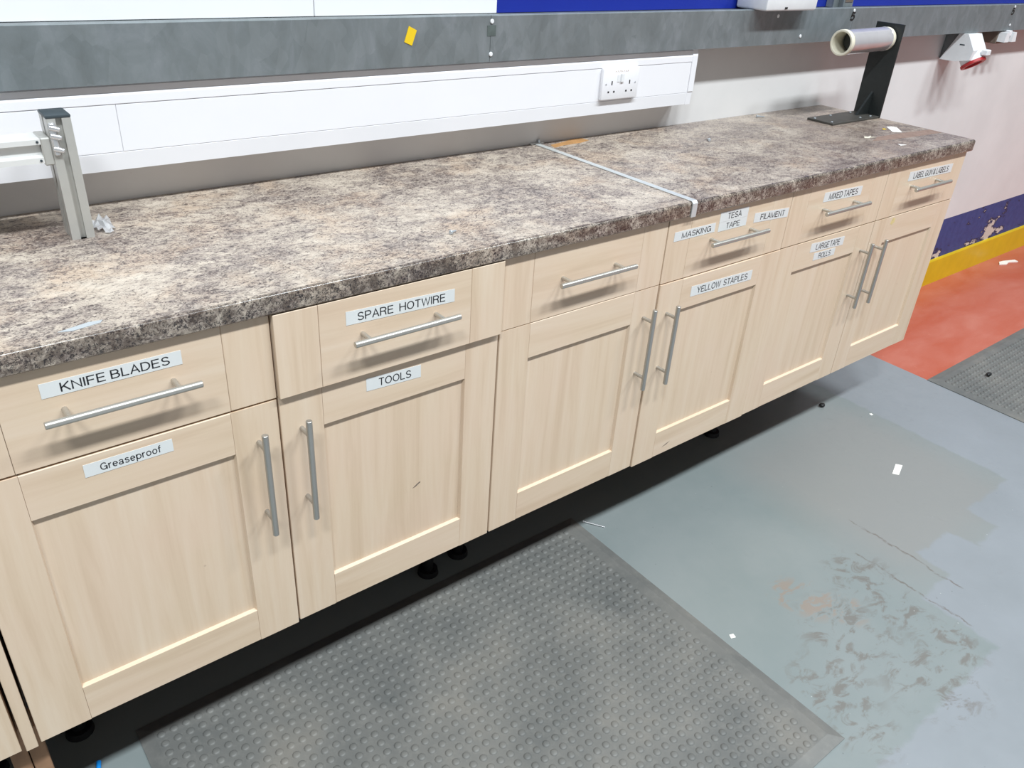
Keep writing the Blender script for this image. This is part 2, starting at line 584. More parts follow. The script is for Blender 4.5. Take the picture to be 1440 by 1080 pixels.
STEM = [(.06, 0), (.06, 1)]
GLYPH = {
    'A': (.70, [[(.03, 0), (.35, .98), (.67, 0)], [(.14, .34), (.56, .34)]]),
    'B': (.68, [STEM, [(.06, .95), (.36, .95)]+arc(.36, .73, .20, .22, 90, -90)+[(.06, .51)], [(.36, .51)]+arc(.38, .28, .24, .23, 90, -90)+[(.06, .05)]]),
    'D': (.72, [STEM, [(.06, .95), (.30, .95)]+arc(.30, .5, .36, .45, 90, -90)+[(.06, .05)]]),
    'E': (.64, [[(.60, .95), (.06, .95), (.06, .05), (.61, .05)], [(.06, .52), (.56, .52)]]),
    'F': (.60, [[(.58, .95), (.06, .95), (.06, 0)], [(.06, .50), (.52, .50)]]),
    'G': (.78, [arc(.39, .5, .34, .45, 38, 322)+[(.70, .46), (.42, .46)], [(.70, .46), (.70, 0)]]),
    'H': (.72, [STEM, [(.66, 0), (.66, 1)], [(.06, .52), (.66, .52)]]),
    'I': (.14, [[(.07, 0), (.07, 1)]]),
    'K': (.68, [STEM, [(.62, 1), (.06, .38)], [(.25, .58), (.66, 0)]]),
    'L': (.56, [[(.06, 1), (.06, .05), (.55, .05)]]),
    'M': (.84, [[(.06, 0), (.06, .96), (.42, .06), (.78, .96), (.78, 0)]]),
    'N': (.72, [[(.06, 0), (.06, .95), (.66, .05), (.66, 1)]]),
    'O': (.80, [arc(.40, .5, .34, .45, 0, 360, 28)]),
    'P': (.66, [STEM, [(.06, .95), (.35, .95)]+arc(.35, .70, .25, .25, 90, -90)+[(.06, .45)]]),
    'R': (.70, [STEM, [(.06, .95), (.37, .95)]+arc(.37, .72, .25, .23, 90, -90)+[(.06, .49)], [(.38, .49), (.54, .42), (.59, .25), (.60, .08), (.65, 0)]]),
    'S': (.66, [arc(.33, .72, .24, .23, 15, 270)+arc(.33, .27, .27, .22, 90, -165)]),
    'T': (.64, [[(.02, .95), (.62, .95)], [(.32, .95), (.32, 0)]]),
    'U': (.72, [[(.06, 1)]+arc(.36, .34, .30, .29, 180, 360)+[(.66, 1)]]),
    'W': (.94, [[(.02, 1), (.24, .03), (.47, .95), (.70, .03), (.92, 1)]]),
    'X': (.66, [[(.03, 0), (.63, 1)], [(.03, 1), (.63, 0)]]),
    'Y': (.68, [[(.02, 1), (.34, .42), (.66, 1)], [(.34, .42), (.34, 0)]]),
    '&': (.70, [[(.66, 0), (.20, .62)]+arc(.33, .78, .15, .17, 200, -40)+[(.18, .46)]+arc(.28, .25, .22, .20, 140, 300)+[(.60, .42)]]),
    '5': (.62, [[(.56, .95), (.15, .95), (.09, .50)]+arc(.30, .34, .27, .29, 125, -155)]),
    'r': (.36, [[(.06, 0), (.06, .72)], arc(.31, .44, .25, .23, 180, 85)]),
    'e': (.58, [[(.07, .37), (.51, .37)]+arc(.29, .36, .23, .31, 3, 315)]),
    'a': (.58, [arc(.27, .52, .19, .15, 165, 0)+[(.46, .10), (.53, .05)], arc(.25, .21, .20, .16, 40, 400)]),
    's': (.52, [arc(.26, .53, .18, .15, 20, 270)+arc(.26, .21, .20, .17, 90, -165)]),
    'p': (.60, [[(.06, -.26), (.06, .72)], arc(.31, .36, .24, .31, 0, 360, 24)]),
    'o': (.60, [arc(.30, .36, .24, .31, 0, 360, 24)]),
    'f': (.32, [[(.14, 0), (.14, .82)]+arc(.28, .84, .14, .12, 170, 80), [(.01, .67), (.30, .67)]]),
}


def ribbon(verts, faces, pts, w_, fn):
    n = len(pts)
    L = []
    for i in range(n):
        a = Vector(pts[max(i-1, 0)])
        b = Vector(pts[i])
        c_ = Vector(pts[min(i+1, n-1)])
        d1 = (b-a).normalized() if (b-a).length > 1e-9 else (c_-b).normalized()
        d2 = (c_-b).normalized() if (c_-b).length > 1e-9 else d1
        n1 = Vector((-d1.y, d1.x))
        n2 = Vector((-d2.y, d2.x))
        m = n1+n2
        m = m.normalized() if m.length > 1e-6 else n1
        k = min(1.0/max(m.dot(n1), 0.35), 2.2)
        L.append((b+m*k*w_/2, b-m*k*w_/2))
    k0 = len(verts)
    for p, q in L:
        verts.append(fn(p))
        verts.append(fn(q))
    for i in range(n-1):
        faces.append((k0+2*i, k0+2*i+1, k0+2*i+3, k0+2*i+2))


def lettering(text, parent, x0, x1, zc, cap_h, yf, name='lettering', mat='ink', tilt=0.0, shear=0.0, weight=0.115):
    """printed sans-serif text on a plane facing -y; x0..x1 is the span of the words"""
    pen, strokes = 0.0, []
    for ch in text:
        if ch == ' ':
            pen += 0.26
            continue
        wd, st_ = GLYPH[ch]
        for pl in st_:
            strokes.append([(pen+px, py) for px, py in pl])
        pen += wd+0.10
    total = pen-0.10
    kx = (x1-x0)/total

    def fn(p):
        a = p[0]*kx
        h = p[1]*cap_h
        return (x0+a+shear*h, yf, zc-cap_h/2+h+tilt*(a-(x1-x0)/2))
    verts, faces = [], []
    for pl in strokes:
        ribbon(verts, faces, pl, weight, fn)
    me = bpy.data.meshes.new(name)
    me.from_pydata(verts, [], faces)
    return link(name, me, mat, parent)


# ------------------------------------------------------------------ setting
YW = 0.591           # wall plane
prism('floor', 'floor_grey', None, [(-5, -7), (3.405, -7), (3.405, YW), (-5, YW)], 'z', -0.05, 0.0)
tag(bpy.data.objects['floor'], kind='structure')
o = prism('floor_red_bay', 'floor_red', None, [(3.405, -7), (11, -7), (11, YW), (3.405, YW)], 'z', -0.05, 0.0)
tag(o, kind='structure')
o = box('wall_back', 'wall', None, -5, 11, YW, YW+0.15, -0.05, 4.3)
tag(o, kind='structure')
# skirting: yellow with an eased top
o = prism('baseboard_back', 'yellow', None, [(YW, 0), (YW-0.012, 0), (YW-0.012, 0.140), (YW-0.009, 0.147), (YW, 0.149)], 'x', 3.0, 9)
tag(o, kind='structure')
# boards fixed above the steel trunking
tag(box('trim_1', 'white_board', None, -1.5, 0.8985, YW-0.006, YW, 1.4195, 2.5, 0.001), 'white wall board at the far left above the trunking', kind='structure')
tag(box('trim_2', 'white_board', None, 0.9005, 1.403, YW-0.006, YW, 1.4195, 2.5, 0.001), 'white wall board beside the blue panel', kind='structure')
tag(box('trim_3', 'blue_panel', None, 1.404, 9, YW-0.004, YW, 1.4195, 2.5, 0.001), 'blue wall panel above the trunking', kind='structure')

# ------------------------------------------------------------------ galvanised trunking on the wall
TY, TB, TT = 0.510, 1.3173, 1.4249


def tx(x):
    return 0.0311+(x-0.0311)*1.0148


def tz(z):
    return 1.6388+(z-1.6388)*1.0148


tr = thing('steel_trunking', 'long galvanised steel cable trunking running along the wall', 'trunking')
for a, b in ((-1.2, 1.31), (1.3112, 2.905), (2.9062, 4.19), (4.1912, 8.6)):
    # each length is a cover with a turned-in top lip over the box
    prism('cover_length', 'galv', tr, [(TY, TB), (TY, TT-0.002), (TY+0.002, TT), (TY+0.018, TT), (TY+0.018, TT-0.006),
                                       (YW-0.0065, TT-0.006), (YW-0.0065, TB+0.002), (TY+0.004, TB)], 'x', tx(a), tx(b))
for x, z in ((1.313, 1.414), (1.313, 1.340), (2.606, 1.344), (2.46, 1.408), (2.899, 1.419), (4.182, 1.419), (4.19, 1.345)):
    x, z = tx(x), tz(z)
    tube('screw', 'pvc_old', tr, (x, TY-0.003, z), (x, TY+0.001, z), 0.0055, 12, chamfer=0.0012)
bm = bmesh.new()
for a in ((tx(1.300), tx(1.326), tz(1.381), tz(1.405)),):
    add_box(bm, a[0], a[1], TY-0.0008, TY+0.001, a[2], a[3])
tag(link('cutout_plate', bm_mesh(bm, 'cutout_plate'), plain('dark_galvanised', (92, 102, 100), 0.6, 0.2, 0.15, 60), tr), 'dark square knock-out')
for x in (2.885, 4.165):
    lettering('5', tr, tx(x), tx(x)+0.024, tz(1.400), 0.026, TY-0.0006, 'number_mark', 'hole', shear=0.15, weight=0.24)

# yellow sticker
bm = bmesh.new()
c, s = math.cos(-0.3), math.sin(-0.3)
pts = [(-0.012, -0.017), (0.010, -0.019), (0.013, 0.016), (-0.010, 0.019)]
add_prism(bm, [(tx(1.083)+px*c-pz*s, tz(1.388)+px*s+pz*c) for px, pz in pts], 'y', TY-0.0012, TY-0.0002)
tag(link('yellow_sticker', bm_mesh(bm, 'yellow_sticker'), 'yellow_note'), 'small yellow sticker stuck on the steel trunking', 'sticker')

# white case standing on the trunking, and a grey drop conduit
wc = thing('white_box', 'white plastic box resting on top of the trunking by the blue panel', 'box')
box('case', 'pvc_old', wc, 2.36, 2.63, 0.462, 0.58, 1.4262, 1.50, 0.006, 2)
box('base_rim', 'pvc', wc, 2.365, 2.625, 0.466, 0.578, 1.4253, 1.434, 0.001)
box('catch', 'hole', wc, 2.455, 2.468, 0.4605, 0.464, 1.430, 1.436)
cn = thing('drop_conduit', 'grey steel conduit rising from the trunking over the blue panel', 'conduit')
box('channel', 'galv', cn, 2.905, 2.965, 0.535, 0.5865, 1.4195, 2.6, 0.002)
box('cover_strip', 'rust', cn, 2.912, 2.958, 0.5335, 0.535, 1.44, 2.6)
box('bracket', 'galv', cn, 2.875, 2.905, 0.555, 0.5865, 1.4195, 1.47, 0.002)

# ------------------------------------------------------------------ white dado trunking
dd = thing('dado_trunking', 'white plastic dado trunking on the wall above the worktop', 'trunking')
DX0, DX1 = -1.2, 2.140
DY = 0.520
YB = YW-0.0006
prism('body', 'pvc', dd, [(YB, 1.3145), (DY+0.006, 1.3145), (DY+0.004, 1.312), (DY+0.003, 1.301), (DY, 1.296), (DY, 1.281), (DY+0.003, 1.279), (DY+0.003, 1.190),
                          (DY+0.001, 1.1885), (DY+0.004, 1.154), (YB, 1.154)], 'x', DX0, DX1-0.012)
for a, b in ((DX0, 0.4420), (0.4430, DX1-0.024)):
    box('lid', 'pvc', dd, a, b, DY+0.0008, DY+0.0029, 1.1903, 1.2787, 0.0004)
bm = bmesh.new()
add_prism(bm, [(YB, 1.3155), (DY+0.002, 1.3155), (DY-0.001, 1.296), (DY-0.002, 1.193), (DY+0.0005, 1.191), (DY+0.003, 1.153), (YB, 1.153)], 'x', DX1-0.023, DX1)
link('end_cap', bm_mesh(bm, 'end_cap'), 'pvc', dd)

# double socket
so = thing('double_socket', 'white double wall socket mounted on the dado trunking', 'socket')
SX0, SX1, SZ0, SZ1 = 1.732, 1.877, 1.195, 1.281
SY = DY+0.0006
SM = (SX0+SX1)/2
box('faceplate', 'pvc', so, SX0, SX1, SY-0.012, SY, SZ0, SZ1, 0.003, 2)
for cx in (SX0+0.037, SX1-0.037):
    box('earth_slot', 'hole', so, cx-0.002, cx+0.002, SY-0.0124, SY-0.010, 1.2350, 1.2460)
    for dx in (-0.011, 0.011):
        box('pin_slot', 'hole', so, cx+dx-0.003, cx+dx+0.003, SY-0.0124, SY-0.010, 1.2140, 1.2190)
for cx in (SX0+0.014, SX1-0.014):
    tube('fixing_screw', 'zinc', so, (cx, SY-0.0126, 1.2380), (cx, SY-0.010, 1.2380), 0.0027, 10)
box('rocker', 'pvc_old', so, SM-0.003, SM+0.008, SY-0.017, SY-0.011, 1.2420, 1.2650, 0.001)
box('rocker', 'pvc_old', so, SM-0.016, SM-0.0045, SY-0.0135, SY-0.011, 1.2420, 1.2630, 0.001)
vts, fcs = [], []
random.seed(5)
for k in range(7):
    x_ = SM-0.026+0.008*k
    ribbon(vts, fcs, [(x_, 1.2685), (x_+random.uniform(0, 0.003), 1.2725), (x_+0.004, 1.2705+random.uniform(-.002, .002))], 0.001, lambda p: (p[0], SY-0.0123, p[1]))
me = bpy.data.meshes.new('worn_print')
me.from_pydata(vts, [], fcs)
tag(link('worn_print', me, 'tan_mark', so), 'worn brown print')

# industrial outlet at the far right
ind = thing('industrial_socket', 'white angled industrial socket with red rim under the trunking', 'socket')
box('back_box', 'galv', ind, 3.852, 3.955, 0.535, YW, 1.206, TB-0.001, 0.002)
prism('housing', 'pvc_old', ind, [(0.584, 1.204), (0.530, TB-0.002), (0.492, TB-0.002), (0.452, 1.255), (0.458, 1.216), (0.52, 1.204)], 'x', 3.842, 3.962)
ax = Vector((0, -0.59, -0.81))
cc = Vector((3.905, 0.468, 1.205))
tube('spout', 'pvc_old', ind, cc-ax*0.05, cc, 0.044, 24, 0.046)
ring_tube('red_rim', 'red_plastic', ind, cc-ax*0.001, cc+ax*0.012, 0.050, 0.034, 24)
box('hinge', 'pvc_old', ind, 3.888, 3.922, 0.412, 0.44, 1.238, 1.262, 0.004)
bm = bmesh.new()
add_box(bm, 3.8412, 3.8422, 0.495, 0.516, 1.270, 1.2745)
link('printed_mark', bm_mesh(bm, 'printed_mark'), 'cap', ind)

ms = thing('metal_socket', 'grey metal wall socket with white plugs at the far right', 'socket')
box('box', 'rust', ms, 4.19, 4.335, 0.520, YW, 1.262, TB-0.001, 0.003)
for x in (4.195, 4.268):
    prism('plug', 'pvc_old', ms, [(x+0.004, 1.312), (x+0.028, 1.312), (x+0.044, 1.272), (x, 1.272)], 'y', 0.486, 0.5205)
box('switch', 'pvc', ms, 4.238, 4.262, 0.492, 0.5205, 1.296, 1.3195, 0.002)

# ------------------------------------------------------------------ worktops
ZW, ZU, YF = 1.0723, 1.0355, -0.012
XJ = 1.566


def worktop(x0, x1, label):
    t = thing('worktop', label, 'worktop')
    arc = [(YF+0.007-0.007*math.cos(a), ZW-0.007+0.007*math.sin(a)) for a in [i*math.pi/2/5 for i in range(6)]]
    # top slab and nosing share one outline; the nosing carries a darker, more flecked laminate
    bm = bmesh.new()
    prof = [(YF+0.03, ZU), (YF+0.003, ZU), (YF, ZU+0.003)]+arc+[(YF+0.03, ZW)]
    add_prism(bm, prof, 'x', x0, x1)
    link('front_edge', bm_mesh(bm, 'front_edge', True), 'edge', t)
    bm = bmesh.new()
    add_prism(bm, [(arc[-1][0], ZW+0.0002), (arc[-1][0], ZW-0.0004), (YF+0.03, ZW-0.0004), (YF+0.03, ZU), (YW-0.001, ZU), (YW-0.001, ZW+0.0002)], 'x', x0, x1)
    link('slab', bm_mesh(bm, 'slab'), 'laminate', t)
    return t


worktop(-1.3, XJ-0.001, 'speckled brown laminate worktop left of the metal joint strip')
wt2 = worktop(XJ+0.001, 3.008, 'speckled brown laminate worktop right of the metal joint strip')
box('edging', 'edge', wt2, 3.008, 3.0095, YF+0.004, YW-0.002, ZU+0.001, ZW-0.001)

js = thing('joint_strip', 'thin aluminium strip covering the worktop joint', 'strip')
box('top_flat', 'strip', js, XJ-0.0085, XJ+0.0085, YF+0.003, YW-0.012, ZW+0.0003, ZW+0.003, 0.0008)
prism('front_return', 'strip', js, [(YF+0.003, ZW+0.003), (YF-0.003, ZW-0.003), (YF-0.003, ZU), (YF-0.0005, ZU), (YF-0.0005, ZW-0.004), (YF+0.003, ZW+0.0003)],
      'x', XJ-0.0085, XJ+0.0085)
# off-cut clip at the wall end of the strip
cl = thing('metal_clip', 'small bent metal clip by the wall end of the joint strip', 'clip')
box('plate', 'strip', cl, 1.545, 1.592, YW-0.011, YW-0.0015, ZW+0.0004, ZW+0.004, 0.0008)
tube('peg', 'zinc', cl, (1.577, YW-0.006, ZW+0.003), (1.577, YW-0.006, ZW+0.013), 0.005, 10, chamfer=0.001)

# worn marks on the right worktop (bare strips where something was torn away)
def flat_patch(name, mat, parent, pts, z0, z1):
    return prism(name, mat, parent, pts, 'z', z0, z1)


tag(flat_patch('worn_mark', 'tan_mark', wt2, [(1.590, 0.530), (1.63, 0.540), (1.70, 0.541), (1.745, 0.553), (1.742, 0.583), (1.70, 0.586), (1.66, 0.570), (1.60, 0.560)],
               ZW, ZW+0.0006), 'bare tan patch')
tag(flat_patch('worn_mark', 'brown_mark', wt2, [(2.62, 0.145), (2.80, 0.118), (3.004, 0.104), (3.004, 0.150), (2.85, 0.165), (2.70, 0.172)],
               ZW, ZW+0.0006), 'bare brown band')

# ------------------------------------------------------------------ cabinets
ZB, ZD, ZDR, ZT = 0.3126, 0.8655, 0.8685, 1.0335
SW = 0.087


def handle(parent, p0, p1, vertical, yf):
    """bar handle: brushed bar on two round posts; p = ((x,z),(x,z))"""
    yb = yf-0.035
    bm = bmesh.new()
    add_tube(bm, (p0[0], yb, p0[1]), (p1[0], yb, p1[1]), 0.006, 16, chamfer=0.0008)
    d = Vector((p1[0]-p0[0], p1[1]-p0[1]))
    for f in (0.15, 0.85):
        q = (p0[0]+d.x*f, p0[1]+d.y*f)
        add_tube(bm, (q[0], yb, q[1]), (q[0], yf+0.002, q[1]), 0.0045, 12)
    return link('handle', bm_mesh(bm, 'handle', True), 'steel_z' if vertical else 'steel_x', parent)


def part_empty(name, parent):
    o = bpy.data.objects.new(name, None)
    o.empty_display_size = 0.03
    C.objects.link(o)
    o.parent = parent
    return o


def door(cab, x0, x1, dz=0.0, dy=0.0, hx=None, hz=(0.596, 0.823)):
    d = part_empty('door', cab)
    zb, zt = ZB+dz, ZD+dz*0.4
    ch, rec = 0.003, 0.0075
    yf = dy
    z_lo, z_hi = zb+SW-0.001, zt-SW-0.002
    # stiles (vertical grain) with a chamfered inner edge
    prism('stile', 'beech_v', d, [(x0+0.001, yf), (x0, yf+0.001), (x0, yf+0.019), (x0+SW, yf+0.019), (x0+SW, yf+rec), (x0+SW-ch, yf)], 'z', zb, zt)
    prism('stile', 'beech_v', d, [(x1-0.001, yf), (x1, yf+0.001), (x1, yf+0.019), (x1-SW, yf+0.019), (x1-SW, yf+rec), (x1-SW+ch, yf)], 'z', zb, zt)
    a, b = x0+SW-ch+0.0007, x1-SW+ch-0.0007
    prism('rail', 'beech_h', d, [(yf, zb+0.001), (yf+0.001, zb), (yf+0.019, zb), (yf+0.019, z_lo), (yf+rec, z_lo), (yf, z_lo-ch)], 'x', a, b)
    prism('rail', 'beech_h', d, [(yf, zt-0.001), (yf+0.001, zt), (yf+0.019, zt), (yf+0.019, z_hi), (yf+rec, z_hi), (yf, z_hi+ch)], 'x', a, b)
    box('panel', 'beech_v', d, x0+SW-0.001, x1-SW+0.001, yf+rec, yf+0.0185, z_lo-0.001, z_hi+0.001)
    if hx is not None:
        handle(d, (hx, hz[0]), (hx+0.0, hz[1]), True, yf)
    return d


def drawer(cab, x0, x1, dy=0.0, dz=0.0):
    d = part_empty('drawer', cab)
    z0, z1 = ZDR+dz, ZT
    e = SW-0.004
    g = 0.0006
    yf = dy
    box('stile', 'beech_v', d, x0, x0+e-g, yf, yf+0.019, z0, z1, 0.0008)
    box('stile', 'beech_v', d, x1-e+g, x1, yf, yf+0.019, z0, z1, 0.0008)
    box('front_panel', 'beech_h', d, x0+e, x1-e, yf, yf+0.019, z0, z1, 0.0006)
    cx = (x0+x1)/2
    handle(d, (cx-0.115, 0.957), (cx+0.115, 0.957), False, yf)
    return d


def name_label(cab, x0, x1, z0, z1, text, tx0, tx1, cap=None, yf=0.0, tilt=0.0):
    h = z1-z0
    zc = (z0+z1)/2
    half = (x1-x0)/2
    l = prism('name_label', 'label', cab, [(x0, z0-tilt*half), (x1, z0+tilt*half), (x1, z1+tilt*half), (x0, z1-tilt*half)], 'y', yf-0.0006, yf)
    l['label'] = 'white label tape printed ' + text
    lettering(text, l, tx0, tx1, zc, cap or h*0.60, yf-0.0009, tilt=tilt)
    return l


def leg(cab, x, y):
    bm = bmesh.new()
    add_tube(bm, (x, y, 0.0), (x, y, 0.016), 0.030, 20, 0.027)
    add_tube(bm, (x, y, 0.016), (x, y, 0.29), 0.015, 14)
    add_tube(bm, (x, y, 0.29), (x, y, ZB+0.0035), 0.034, 20)
    return link('leg', bm_mesh(bm, 'leg', True), 'black_plastic', cab)


def cabinet(xa, label, legs, dys=(0, 0), ddy=(0, 0), dzs=(0, 0), hz=((0.596, 0.823), (0.596, 0.823))):
    t = thing('base_cabinet', label, 'cabinet')
    xb = xa+1.0
    xm = xa+0.5
    box('carcass', 'carcass', t, xa+0.001, xb-0.001, 0.0215, 0.575, ZB+0.004, ZU-0.0003)
    door(t, xa+0.002, xm-0.002, dzs[0], ddy[0], xm-0.043, hz[0])
    door(t, xm+0.002, xb-0.002, dzs[1], ddy[1], xm+0.041, hz[1])
    drawer(t, xa+0.002, xm-0.0015, dys[0])
    drawer(t, xm+0.0015, xb-0.002, dys[1])
    for x, y in legs:
        leg(t, x, y)
    for x in (xa+0.065, xb-0.065):
        leg(t, x, 0.52)
    return t


c1 = cabinet(0.0, 'beech cabinet with KNIFE BLADES and SPARE HOTWIRE drawers', ((0.07, 0.262), (0.985, 0.245)), (0, -0.010), (0, 0.001), (-0.003, 0.001))
name_label(c1, 0.144, 0.349, 0.982, 1.007, 'KNIFE BLADES', 0.171, 0.330)
name_label(c1, 0.174, 0.312, 0.826, 0.850, 'Greaseproof', 0.198, 0.292, 0.0135)
name_label(c1, 0.637, 0.874, 0.977, 1.004, 'SPARE  HOTWIRE', 0.660, 0.852, yf=-0.010, tilt=-0.03)
name_label(c1, 0.679, 0.803, 0.821, 0.849, 'TOOLS', 0.706, 0.780, yf=0.001, tilt=-0.04)

c2 = cabinet(1.0, 'beech cabinet with MASKING drawer and YELLOW STAPLES door', ((1.10, 0.262), (1.95, 0.36)), (0, -0.001), (0, -0.003), (0.003, 0.0), ((0.596, 0.823), (0.590, 0.815)))
name_label(c2, 1.525, 1.678, 0.975, 0.999, 'MASKING', 1.552, 1.662, yf=-0.001)
name_label(c2, 1.692, 1.806, 0.996, 1.022, 'TESA', 1.722, 1.778, yf=-0.001)
name_label(c2, 1.692, 1.806, 0.9715, 0.9955, 'TAPE', 1.722, 1.778, yf=-0.001)
name_label(c2, 1.839, 1.992, 0.968, 0.994, 'FILAMENT', 1.866, 1.975, yf=-0.001, tilt=-0.05)
name_label(c2, 1.625, 1.881, 0.805, 0.834, 'YELLOW  STAPLES', 1.650, 1.862, yf=-0.003, tilt=-0.025)

c3 = cabinet(2.0, 'beech cabinet at the right end with MIXED TAPES drawer', ((2.256, 0.262), (2.95, 0.36)), (0, 0), (0.0, 0.0), (0.0, 0.0), ((0.589, 0.811), (0.589, 0.809)))
name_label(c3, 2.160, 2.360, 0.976, 1.004, 'MIXED TAPES', 2.186, 2.338, 0.018, tilt=-0.03)
name_label(c3, 2.158, 2.336, 0.823, 0.851, 'LARGE TAPE', 2.186, 2.314, 0.018, tilt=-0.04)
name_label(c3, 2.186, 2.299, 0.795, 0.8185, 'ROLLS', 2.212, 2.276, 0.017, tilt=-0.02)
name_label(c3, 2.635, 2.922, 0.974, 1.004, 'LABEL GUN & LABELS', 2.664, 2.897, 0.019, tilt=-0.02)
tag(flat := prism('yellow_smear', 'yellow_smear', c3, [(2.603, 0.842), (2.617, 0.836), (2.630, 0.843), (2.628, 0.857), (2.612, 0.860)], 'y', -0.0003, 0.0), 'faint yellow smear')

for cab_, pts_, y_ in ((c1, [(0.787, 0.537), (0.794, 0.538), (0.808, 0.546), (0.805, 0.548), (0.798, 0.544)], 0.0085),
                       (c2, [(1.622, 0.3345), (1.640, 0.338), (1.655, 0.345), (1.640, 0.342)], -0.003)):
    tag(prism('scuff_mark', 'rust', cab_, pts_, 'y', y_-0.0003, y_), 'small dark scuff')

# neighbouring cabinet at the left frame edge, a filler strip, wooden supports
c0 = cabinet(-1.027, 'beech cabinet cut off by the left edge of the photo', ((-0.96, 0.262), (-0.10, 0.262)), (0, 0), (0.003, 0.003), (-0.006, -0.006))
fl = box('filler_strip', 'beech_v', None, -0.0225, -0.0035, 0.0, 0.56, 0.302, ZT, 0.001)
tag(fl, 'narrow beech filler strip between the two leftmost cabinets', 'filler strip')
for i, (a, b) in enumerate(((-0.0215, 0.006), (-0.0515, -0.0235))):
    p = box('support_post', 'post_wood', None, a, b, 0.05, 0.10, 0.0, (0.3015, ZB-0.0025)[i], 0.0015)
    tag(p, ('brown wooden support post under the narrow filler strip', 'brown wooden support post under the cut-off left cabinet')[i], 'post', 'wooden posts under the left cabinets')

# ------------------------------------------------------------------ aluminium profile frame on the worktop
fr = thing('aluminium_frame', 'slotted aluminium post and crossbar standing on the worktop', 'frame')
PX0, PX1, PY0, PY1, PZ = 0.297, 0.336, 0.394, 0.450, 1.290


def slotted(x0, x1, y0, y1, s=0.010, d=0.009):
    """outline of a square profile with a slot in the middle of each side"""
    cx, cy_ = (x0+x1)/2, (y0+y1)/2
    h = s/2
    return [(x0, y0), (cx-h, y0), (cx-h, y0+d), (cx+h, y0+d), (cx+h, y0), (x1, y0), (x1, cy_-h), (x1-d, cy_-h), (x1-d, cy_+h), (x1, cy_+h), (x1, y1),
            (cx+h, y1), (cx+h, y1-d), (cx-h, y1-d), (cx-h, y1), (x0, y1), (x0, cy_+h), (x0+d, cy_+h), (x0+d, cy_-h), (x0, cy_-h)]


def concave_prism(name, mat, parent, prof, axis, a, b):
    bm = bmesh.new()
    add_prism(bm, prof, axis, a, b)
    bmesh.ops.triangulate(bm, faces=[f for f in bm.faces if len(f.verts) > 4])
    return link(name, bm_mesh(bm, name), mat, parent)


concave_prism('post', 'alu', fr, slotted(PX0, PX1, PY0, PY1), 'z', ZW+0.0003, PZ)
box('post_cap', 'cap', fr, PX0-0.0008, PX1+0.0008, PY0-0.0008, PY1+0.0008, PZ, PZ+0.006, 0.002, 2)
# crossbar running off to the left, front slot dark
concave_prism('crossbar', 'alu_lit', fr, [(PY0, 1.217), (PY1-0.001, 1.217), (PY1-0.001, 1.2575), (PY0, 1.2575), (PY0, 1.2490), (PY0+0.010, 1.2465),
                                      (PY0+0.010, 1.2290), (PY0, 1.2265)], 'x', -1.1, 0.281)
box('end_block', 'alu', fr, 0.281, 0.2968, PY0-0.001, PY1, 1.212, 1.2595, 0.002)
bm = bmesh.new()
for z in (1.276, 1.262, 1.240):
    add_tube(bm, (0.300, PY0-0.001, z), (0.314, PY0-0.009, z-0.004), 0.006, 12, 0.004, 0.001)
add_box(bm, 0.298, 0.309, PY0-0.006, PY0+0.001, 1.228, 1.284, 0.002)
link('clamp_bracket', bm_mesh(bm, 'clamp_bracket', True), 'chrome', fr)
for z in (1.2535, 1.2215):
    tube('bolt', 'cap', fr, (0.276, PY0-0.0012, z), (0.276, PY0+0.002, z), 0.0022, 10)

# clear tape stuck against the post foot, loose scrap behind it
cr = thing('crumpled_tape', 'crumpled clear tape lying against the aluminium post foot', 'tape')
bm = bmesh.new()
random.seed(3)
grid = [[bm.verts.new((0.339+0.040*i/5+random.uniform(-.002, .002), 0.398+0.075*j/6+random.uniform(-.003, .003),
                       ZW+0.002+random.uniform(0, 0.012)*(0.3+math.sin(i*1.7+j)**2))) for j in range(7)] for i in range(6)]
for i in range(5):
    for j in range(6):
        if abs(i-2.5)+abs(j-3) < 4.2:
            bm.faces.new((grid[i][j], grid[i+1][j], grid[i+1][j+1], grid[i][j+1]))
bmesh.ops.solidify(bm, geom=list(bm.faces), thickness=0.0006)
t = NT('clear_tape', 0.2, 0, 0.6)
t.color(lin(236, 236, 238))
t.b.inputs['Transmission Weight'].default_value = 0.25
link('film', bm_mesh(bm, 'film'), t.m, cr)

# ------------------------------------------------------------------ film roll on its black stand
st = thing('roll_stand', 'black steel plate stand at the right end of the worktop', 'stand')
BZ = ZW+0.0003
box('base_plate', 'dusty_steel', st, 2.700, 2.9985, 0.342, 0.446, BZ, BZ+0.007, 0.001)
box('upright_plate', 'black_steel', st, 2.9985, 3.0045, 0.340, 0.446, BZ, 1.388, 0.001)
prism('gusset', 'black_steel', st, [(2.9985, BZ+0.007), (2.925, BZ+0.007), (2.9985, BZ+0.085)], 'y', 0.389, 0.397)
for x, y in ((2.72, 0.36), (2.715, 0.425), (2.90, 0.36), (2.82, 0.43), (2.965, 0.358), (2.95, 0.43)):
    tube('bolt', 'zinc', st, (x, y, BZ+0.006), (x, y, BZ+0.0095), 0.004, 10, chamfer=0.0008)
tube('spindle', 'black_steel', st, (2.765, 0.393, 1.336), (2.9987, 0.393, 1.339), 0.027, 24, chamfer=0.002)
rl = thing('film_roll', 'roll of clear stretch film on the black stand spindle', 'film roll')
ring_tube('core_tube', 'core', rl, (2.712, 0.393, 1.3325), (2.993, 0.393, 1.337), 0.0385, 0.0335, 40)
ring_tube('film_wrap', 'film', rl, (2.731, 0.393, 1.3328), (2.972, 0.393, 1.3366), 0.0393, 0.0386, 40)
ring_tube('end_rim', 'core', rl, (2.710, 0.393, 1.3325), (2.727, 0.393, 1.3328), 0.0412, 0.0335, 40)

